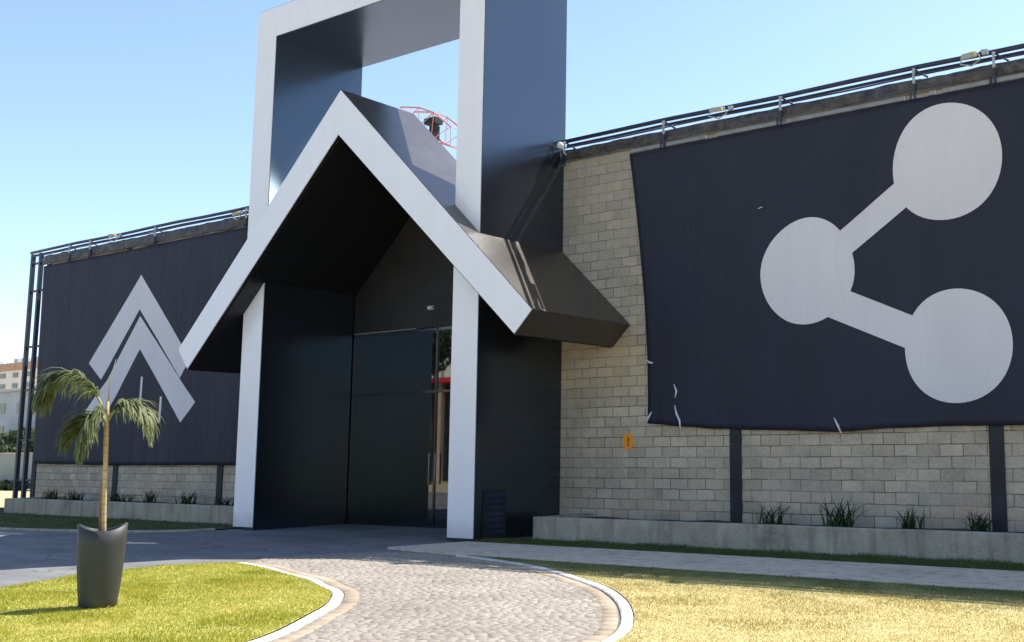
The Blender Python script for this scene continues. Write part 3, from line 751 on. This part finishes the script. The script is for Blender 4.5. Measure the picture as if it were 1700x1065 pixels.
leftL = [(1.4,-36.12),(4.5,-36.25),(7.62,-36.33)]
botL = [(-36.2,1.42),(-33,1.38),(-31.4,1.36),(-28,1.37),(-25.8,1.37),(-22.3,1.38)]
lb, Lb, zbL = banner('wall_banner', -22.25, leftL, botL, 7.64, 6.0, 'black cloth with a pale double chevron emblem on the left wing of the hall', (-29, 17.0, 1.4))
fL = lambda lift: (lambda x, z: surf(x, z, 6.0, zbL, 7.64, lift))
bm = bmesh.new()
quadgrid(bm, [(-30.66,6.83),(-33.16,4.38),(-32.42,3.86),(-30.62,5.82)], fL(.004))
quadgrid(bm, [(-30.66,6.83),(-27.95,4.24),(-28.38,3.74),(-30.62,5.82)], fL(.004))
o = fixn(obj('emblem', bm, M['print'], smooth=True)); o.parent = lb; o.matrix_parent_inverse = Lb
bm = bmesh.new()
quadgrid(bm, [(-30.57,5.62),(-32.1,3.84),(-31.55,3.40),(-30.47,4.66)], fL(.004))
quadgrid(bm, [(-32.1,3.84),(-33.2,2.95),(-32.55,2.35),(-31.55,3.40)], fL(.004))
quadgrid(bm, [(-30.57,5.62),(-27.62,3.06),(-28.22,2.52),(-30.47,4.66)], fL(.004))
o = fixn(obj('emblem', bm, M['print'], smooth=True)); o.parent = lb; o.matrix_parent_inverse = Lb
for x, z0, z1, w in ((-33.53,3.72,4.06,.05), (-30.30,2.9,3.86,.065), (-29.27,2.52,3.26,.07), (-31.42,2.85,3.25,.05)):
    bm = bmesh.new(); quadgrid(bm, [(x-w,z0),(x+w*.7,z0+.05),(x+w,z1),(x-w*.6,z1)], fL(.004), 2, 6)
    o = fixn(obj('tear_strip', bm, M['print'])); o.parent = lb; o.matrix_parent_inverse = Lb

# orange painted disc on the blocks
od = tag(empty('wall_marker', (-13.01, YW-.004, 1.84)), 'round orange marker on the grey blocks left of the right banner', 'marker')
bm = bmesh.new(); cv = [bm.verts.new((.14*math.cos(a)*(1+.03*math.sin(3*a)), 0, .165*math.sin(a)*(1+.02*math.cos(5*a)))) for a in [2*PI*k/28 for k in range(28)]]
bm.faces.new(cv); r_ = bmesh.ops.extrude_face_region(bm, geom=bm.faces[:]); bmesh.ops.translate(bm, vec=(0,-.006,0), verts=[v for v in r_['geom'] if isinstance(v, bmesh.types.BMVert)])
obj('disc', bm, M['orange'], od)
bm = bmesh.new(); bx(bm, -.02, .03, -.009, -.0075, -.09, .09); bx(bm, .03, .05, -.009, -.0075, .02, .06); obj('mark', bm, M['mark'], od)

# ================================================================== PLANTERS
def planter(x0, x1, label):
    p = tag(empty('planter_wall', ((x0+x1)/2, 15.6, 0)), label, 'planter', 'low concrete planters along the hall')
    Pi_ = Matrix.Translation(((x0+x1)/2, 15.6, 0)).inverted()
    bm = bmesh.new(); n = int((x1-x0)/.5)
    # front wall with a slightly uneven top
    rows = []
    for i in range(n+1):
        x = x0+(x1-x0)*i/n; dz = .010*noise.noise(Vector((x*.6, 3, 1))); dy = .006*noise.noise(Vector((x*.9, 7, 1)))
        rows.append([bm.verts.new(q) for q in ((x,15.5+dy,0),(x,15.5+dy,.43+dz),(x,15.515+dy,.445+dz),(x,15.64,.445+dz),(x,15.655,.43+dz),(x,15.66,.2))])
    for r, s in zip(rows, rows[1:]):
        for i in range(5): bm.faces.new((r[i], r[i+1], s[i+1], s[i]))
    bm.faces.new(rows[0]); bm.faces.new(rows[-1][::-1])
    for xa, xb in ((x0, x0+.15), (x1-.15, x1)): bx(bm, xa+.002, xb, 15.662, 17.09, 0, .44)
    o = obj('concrete_wall', bm, M['concrete']); o.parent = p; o.matrix_parent_inverse = Pi_
    bm = bmesh.new(); nx = int((x1-x0)/.25); g = []
    for i in range(nx+1):
        x = x0+.152+(x1-x0-.304)*i/nx; g.append([bm.verts.new((x, 15.665+1.42*j/5, .36+.03*noise.noise(Vector((x*2, j*.7, 0))))) for j in range(6)])
    for i in range(nx):
        for j in range(5): bm.faces.new((g[i][j], g[i+1][j], g[i+1][j+1], g[i][j+1]))
    o = obj('soil', bm, M['soil']); o.parent = p; o.matrix_parent_inverse = Pi_
planter(-14.02, 13, 'low concrete planter wall under the right banner')
planter(-34.3, -22.3, 'low concrete planter wall under the left banner')

def tuft_mesh(seed, n=46, h=.46):
    rng = np.random.RandomState(seed); V = []
    for i in range(n):
        a = rng.uniform(0, 2*PI); L = h*rng.uniform(.6, 1.1); lean = rng.uniform(.1, .85); bxo = rng.normal(0, .06, 2); w = rng.uniform(.007, .014)
        pts = []
        for k in range(5):
            t = k/4; r = lean*L*t*t*.8+lean*L*t*.25; z = L*(t-.30*lean*t*t*t)
            pts.append((bxo[0]+r*math.cos(a), bxo[1]+r*math.sin(a), z))
        sx, sy = -math.sin(a), math.cos(a)
        for k in range(4):
            w0 = w*(1-k/4)**.6; w1 = w*(1-(k+1)/4)**.6 if k < 3 else .001
            p, q = pts[k], pts[k+1]
            V.append([(p[0]-sx*w0,p[1]-sy*w0,p[2]),(p[0]+sx*w0,p[1]+sy*w0,p[2]),(q[0]+sx*w1,q[1]+sy*w1,q[2]),(q[0]-sx*w1,q[1]-sy*w1,q[2])])
    me = np_mesh('strap_leaves', np.array(V), 4); me.materials.append(M['strap']); return me
tm = [tuft_mesh(k) for k in range(5)]
tl = {
 -9.58: 'small strappy green clump in the right planter just right of its first black pillar',
 -8.25: 'strappy green clump in the right planter, second from its first black pillar',
 -7.02: 'sparse strappy clump in the right planter, third from its first black pillar',
 -5.85: 'largest strappy clump in the right planter, against the second black pillar',
 -4.4: 'strappy clump in the right planter just past the second black pillar',
 -34.9+.8: 'strappy clump at the far left end of the left planter',
 -32.6: 'dark clump in the left planter left of the palm stem',
 -30.5: 'dark clump in the left planter just right of its first black pillar',
 -28.75: 'spiky dark clump in the middle of the left planter',
 -27.15: 'spiky dark clump in the left planter left of the pillar by the portal',
 -25.3: 'dark clump in the left planter nearest the portal'}
for i, (x, l) in enumerate(tl.items()):
    r = tag(empty('strap_leaf_plant', (x+.06, 16.6+.12*math.sin(i*3.1), .36), i*1.3), l, 'plant', 'strappy plants in the planters')
    r.scale = ((1.55+.3*math.sin(i*2.1)),)*2+((.95 if x > -20 else .8)+.15*math.sin(i*1.7),)
    o = bpy.data.objects.new('leaves', tm[i % 5]); C.objects.link(o); o.parent = r
    bm = bmesh.new(); tube(bm, [(0,0,-.02),(.01,0,.06)], [.05,.03], 8); obj('crown', bm, M['strap'], r, True)

# ================================================================== POT AND PALM
PX, PY = -11.83, 6.40
pot = tag(empty('plant_pot', (PX-.028, PY-.053, .028)), 'tall dark grey tapered pot with a scooped rim standing on the green lawn', 'pot')
bm = bmesh.new(); N = 64
prof = [(.0,.0),(.168,.0),(.180,.012),(.187,.10),(.201,.25),(.214,.42),(.225,.62),(.233,.82),(.237,1.0)]
th0 = math.atan2(.882, .472)       # axis across the line of sight
rings = []
for r, t in prof[1:]:
    ring = []
    for k in range(N):
        a = 2*PI*k/N; rim = .795+.075*abs(math.cos(a-th0))**2.2
        z = t*rim
        ring.append(bm.verts.new((r*math.cos(a), r*math.sin(a), z)))
    rings.append(ring)
for r, dz in ((.222, .004), (.212, -.004), (.205, -.12)):
    ring = []
    for k in range(N):
        a = 2*PI*k/N; rim = .795+.075*abs(math.cos(a-th0))**2.2; ring.append(bm.verts.new((r*math.cos(a), r*math.sin(a), rim+dz)))
    rings.append(ring)
for r, s in zip(rings, rings[1:]):
    for k in range(N): bm.faces.new((r[k], r[(k+1) % N], s[(k+1) % N], s[k]))
bm.faces.new(rings[0][::-1])
obj('pot_body', bm, M['pot'], pot, True)
bm = bmesh.new(); bmesh.ops.create_circle(bm, cap_ends=True, radius=.208, segments=40); bmesh.ops.translate(bm, vec=(0,0,.70), verts=bm.verts)
obj('soil', bm, M['soil'], pot)

palm = tag(empty('palm_tree', (PX, PY, .72)), 'slender young palm with three drooping feathery fronds growing in the dark pot', 'palm')
def w2(u, z, dpt=0):   # u metres to the image right across the line of sight, dpt metres away from the viewer
    return Vector((.472*u-.882*dpt, .882*u+.472*dpt, z-.72))
bm = bmesh.new()
P = [w2(-.045,.68), w2(-.052,.85), w2(-.062,1.08), w2(-.068,1.3), w2(-.074,1.53), w2(-.084,1.8), w2(-.091,2.05), w2(-.091,2.2)]
tube(bm, P, [.026,.025,.024,.024,.023,.025,.022,.012], 12)
obj('trunk', bm, M['trunkp'], palm, True)
bm = bmesh.new(); tube(bm, [w2(-.078,.68), w2(-.085,.9), w2(-.093,1.1), w2(-.092,1.32), w2(-.08,1.36)], [.016,.016,.014,.010,.004], 8)
obj('old_leaf_base', bm, M['husk'], palm, True)
bm = bmesh.new(); tube(bm, [w2(-.091,2.16), w2(-.079,2.44), w2(-.06,2.56), w2(-.04,2.66)], [.010,.005,.003,.0015], 8)
obj('spear_leaf', bm, M['rach'], palm, True)
def frond(ctrl, n, L0, seed, spread=.55, name='frond'):
    rng = np.random.RandomState(seed); pts = [Vector(p) for p in catmull([tuple(c) for c in ctrl], 10)]
    bm = bmesh.new(); rr = [.013*(1-i/len(pts))+.003 for i in range(len(pts))]; tube(bm, pts, rr, 6)
    root = obj(name, bm, M['rach'], palm, True)
    V = []; m = len(pts)-1
    for i in range(n):
        t = .14+.86*(i+rng.uniform(-.3,.3))/n; t = min(max(t, .1), 1.0); f = t*m; k = min(int(f), m-1); p = pts[k].lerp(pts[k+1], f-k); d = (pts[k+1]-pts[k]).normalized()
        sd = d.cross(Vector((0,0,1))); sd = sd.normalized() if sd.length > .2 else Vector((.88,-.47,0))
        L = L0*(math.sin(PI*min(1, .22+.78*t))**.6+.12)*rng.uniform(.75,1.15)
        for s in (-1, 1):
            out = (sd*s*spread*rng.uniform(.35,1.3) + d*rng.uniform(.45,.9) + Vector((0,0,rng.uniform(-.15,.6)))).normalized()
            q = p.copy(); w = rng.uniform(.009,.016); last = None; dr = out.copy(); segs = 5
            wd = dr.cross(Vector((rng.uniform(-.5,.5), rng.uniform(-.5,.5), 1))).normalized()
            for g in range(segs):
                q2 = q+dr*(L/segs); w0 = w*(1-(g/segs)**2*.8); w1 = w*(1-((g+1)/segs)**2*.95)
                V.append([tuple(q-wd*w0), tuple(q+wd*w0), tuple(q2+wd*w1), tuple(q2-wd*w1)])
                q = q2; dr = (dr+Vector((rng.uniform(-.12,.12),rng.uniform(-.12,.12),-.34-.06*g))).normalized()
    o = link('leaflets', np_mesh('leaflets', np.array(V), 4), M['frond'], root)
    return root
frond([w2(-.09,2.02), w2(-.206,2.27,.02), w2(-.357,2.43,.05), w2(-.50,2.46,.08), w2(-.61,2.40,.10), w2(-.68,2.27,.12), w2(-.70,2.16,.13)], 150, .40, 3, 1.1)
frond([w2(-.095,1.98), w2(-.165,2.05,-.05), w2(-.245,2.02,-.10), w2(-.31,1.92,-.14), w2(-.335,1.78,-.16), w2(-.31,1.60,-.16)], 130, .38, 5, 1.15)
frond([w2(-.075,2.0), w2(-.01,2.11), w2(.117,2.15,-.04), w2(.23,2.09,-.06), w2(.30,1.97,-.07), w2(.335,1.84,-.07)], 130, .38, 8, 1.15)

# ================================================================== FAR LEFT BACKGROUND
ap = tag(empty('apartment_building', (-347, 155, 0)), 'cream apartment block with a terracotta top storey far beyond the left end', 'building')
Ai = Matrix.Translation((-347, 155, 0)).inverted()
def apt(name, m, *b):
    o = box(name, m, None, *b); o.parent = ap; o.matrix_parent_inverse = Ai; return o
apt('wall', M['cream'], -380, -318, 155, 173, 0, 26.9)
apt('top_storey', M['terra'], -380.2, -317.8, 154.8, 173.2, 26.9, 29.0)
apt('roof', M['greyb'], -378, -320, 156, 172, 29.0, 29.4)
for i, x in enumerate((-366,-350.5,-346,-338.5)): apt('water_tank', M['greyb'], x, x+2.2, 158, 161, 29.4, 30.9)
for z in (25.5, 22.4, 19.4, 16.3, 13.2):
    for x, hw in ((-368,2.2),(-359,1.6),(-350.1,2.2),(-342,1.6),(-333.5,2.2),(-325,1.6)):
        w_ = apt('window', M['cream'], x-hw, x+hw, 154.86, 154.99, z-.8, z+.8)
        bm = bmesh.new(); bx(bm, x-hw+.15, x+hw-.15, 154.7, 154.85, z-.68, z+.68); p_ = obj('pane', bm, M['glasswin']); p_.parent = w_
gb = tag(empty('house', (-118, 52, 0)), 'low grey block in front of the far cream apartments', 'building')
def gbp(o): o.parent = gb; o.matrix_parent_inverse = Matrix.Translation((-118, 52, 0)).inverted(); return o
gbp(box('wall', M['greyb'], None, -134, -108, 52, 58, 0, 8.0)); gbp(box('roof', M['greyb'], None, -134.3, -107.7, 51.7, 58.3, 8.0, 8.25))
for x in (-131,-127.5,-124,-120.5,-117,-113.5,-110):
    for z in (6.4, 4.2): gbp(box('window', M['glasswin'], None, x-.6, x+.6, 51.96, 51.999, z-.5, z+.5))

def leafcloud(centres, n, size, rng):
    V = []
    for i in range(n):
        c, r = centres[rng.randint(len(centres))]
        d = rng.normal(0, 1, 3); d /= np.linalg.norm(d); rad = r*rng.uniform(.55, 1.05)**.6
        p = np.array(c)+d*rad*np.array((1,1,.8)); s = size*rng.uniform(.6,1.4)
        a = rng.normal(0,1,3); a /= np.linalg.norm(a); b = np.cross(a, d+rng.normal(0,.4,3)); b /= np.linalg.norm(b)+1e-9
        V.append([p-a*s-b*s*.5, p+a*s*.2-b*s*.6, p+a*s+b*s*.1, p-a*s*.1+b*s*.6])
    return np_mesh('crown', np.array(V), 4)
def tree(x, y, h, r, label, seed, size=.16, n=2600, group=None):
    rng = np.random.RandomState(seed); t = tag(empty('tree', (x, y, 0)), label, 'tree', group)
    cs = [((rng.uniform(-r,r)*.6, rng.uniform(-r,r)*.6, h-r*.9+rng.uniform(-r,r)*.55), r*rng.uniform(.35,.6)) for _ in range(11)]
    link('crown', leafcloud(cs, n, size, rng), M['leaf'], t)
    bm = bmesh.new(); tube(bm, [(0,0,-.1),(.05,0,h*.3),(0,.1,h*.6),(.05,.05,h*.8)], [r*.11,r*.085,r*.06,r*.03], 8)
    for c, _ in cs[:5]: tube(bm, [(0,.05,h*.45), (c[0]*.6,c[1]*.6,(h*.45+c[2])/2), c], [r*.05,r*.035,r*.015], 6)
    obj('trunk', bm, M['bark'], t, True)
tree(-106.5, 47, 4.9, 2.7, 'bushy dark tree behind the grey plaster wall at the left edge', 11, .2, 3200, 'trees behind the far wall')
tree(-101.2, 46.5, 4.7, 2.6, 'bushy dark tree seen between the posts of the steel ladder frame', 12, .2, 3200, 'trees behind the far wall')
tree(-112.5, 48, 5.2, 2.8, 'bushy tree just outside the left edge behind the plaster wall', 13, .2, 3000, 'trees behind the far wall')
bw = tag(empty('boundary_wall', (-60, 28, 0)), 'plain grey plastered boundary wall at the far left edge', 'wall')
bm = bmesh.new(); bx(bm, -35, 20, 0, .18, 0, 1.8); obj('wall_panel', bm, M['wallg'], bw)
bm = bmesh.new(); bx(bm, -35, 20, -.03, .21, 1.8, 1.86); obj('coping', bm, M['slab'], bw)
for i, (x, l) in enumerate(((-62.3,'low dark shrub at the foot of the grey boundary wall, left edge'), (-59.4,'low dark shrub at the foot of the boundary wall behind the ladder frame'))):
    rng = np.random.RandomState(30+i); t = tag(empty('shrub', (x, 27.2, 0)), l, 'shrub', 'shrubs by the boundary wall')
    link('foliage', leafcloud([((rng.uniform(-.8,.8), rng.uniform(-.2,.2), .2), .35) for _ in range(6)], 900, .06, rng), M['leaf'], t)
    bm = bmesh.new(); tube(bm, [(0,0,-.03),(0,0,.3)], .03, 6); obj('stem', bm, M['bark'], t)

# orange lattice structure on the roof behind the canopy ridge
cr = tag(empty('roof_lattice', (-26, 24, 7.9)), 'small orange steel lattice with a dark lamp seen through the portal opening', 'steel frame')
Xi = Matrix.Translation((-26, 24, 7.9)).inverted()
def xp(o): o.parent = cr; o.matrix_parent_inverse = Xi; return o
a0 = [(-27.6,13.10),(-26.7,12.92),(-26.0,12.62),(-25.2,12.02)]
b0 = [(-27.4,12.55),(-26.7,12.25),(-26.1,11.72),(-25.2,11.38)]
bm = bmesh.new()
for y in (23.7, 24.3):
    tube(bm, [(x, y, z) for x, z in a0], .028, 6); tube(bm, [(x, y, z) for x, z in b0], .034, 6)
    for (p, q) in zip(a0, b0): tube(bm, [(p[0],y,p[1]),(q[0],y,q[1])], .012, 6)
    for (p, q) in zip(a0[1:], b0): tube(bm, [(p[0],y,p[1]),(q[0],y,q[1])], .012, 6)
for p in a0+b0: tube(bm, [(p[0],23.7,p[1]),(p[0],24.3,p[1])], .012, 6)
xp(obj('lattice', bm, M['jib']))
bm = bmesh.new()
tube(bm, [(-26.15,24,7.9),(-26.15,24,11.76)], .03, 6)
xp(obj('mast', bm, M['jib']))
bm = bmesh.new(); bx(bm, -26.5, -26.0, 23.75, 24.1, 12.32, 12.52); bx(bm, -26.3, -26.08, 23.8, 24.05, 11.78, 12.26); xp(obj('lamp_unit', bm, M['dark']))

# ================================================================== ACROSS THE YARD (seen reflected in the door glass)
sh = tag(empty('shop_building', (-52, -13, 0)), 'white fascia building with a red stripe across the yard, mirrored in the doors', 'building')
Si = Matrix.Translation((-52, -13, 0)).inverted()
def sp_(o): o.parent = sh; o.matrix_parent_inverse = Si; return o
sp_(box('wall', M['dark'], None, -66, -42, -22, -14.4, 0, 6.05))
sp_(box('fascia', M['shop'], None, -66.2, -50.5, -22.2, -12.8, 6.36, 8.1)); sp_(box('fascia', M['shop'], None, -50.2, -41.8, -22.2, -12.8, 6.36, 8.1))
sp_(box('stripe', M['red'], None, -66.2, -41.8, -22.2, -12.78, 6.05, 6.355))
for x in (-50.9, -49.75, -56, -45): sp_(box('post', M['tan'], None, x-.16, x+.16, -13.4, -13.1, 0, 6.05))
tree(-46.8, -8.6, 9.6, 2.0, 'leafy tree in front of the white fascia building, mirrored in the doors', 21, .16, 2600)

# dry leaves lying on the lawns and by the planter (loose litter, countless)
n = 420; lx = np.random.uniform(-15, 2, n); ly = np.random.uniform(6, 15.4, n)
ok = inside(lx, ly, lawnL) | inside(lx, ly, lawnR) | inside(lx, ly, vergeR); lx, ly = lx[ok], ly[ok]; n = len(lx)
aa = np.random.uniform(0, 2*PI, n); sz = np.random.uniform(.012, .032, n)
Q = []
for k, (u, v_) in enumerate(((-1,-.1),(0,-.45),(1,.05),(0,.45))):
    Q.append(np.stack([lx+sz*(u*np.cos(aa)-v_*np.sin(aa)), ly+sz*(u*np.sin(aa)+v_*np.cos(aa)), .048+np.random.uniform(0,.014,n)], -1))
M['litter'] = stone('dry_leaf_litter', [(.30,.19,.09), (.42,.29,.15), (.55,.46,.30), (.20,.12,.06)])
tag(link('fallen_leaves', np_mesh('fallen_leaves', np.stack(Q, 1), 4), M['litter']), 'scattered small dry leaves lying on the lawns', 'leaves', kind='stuff')
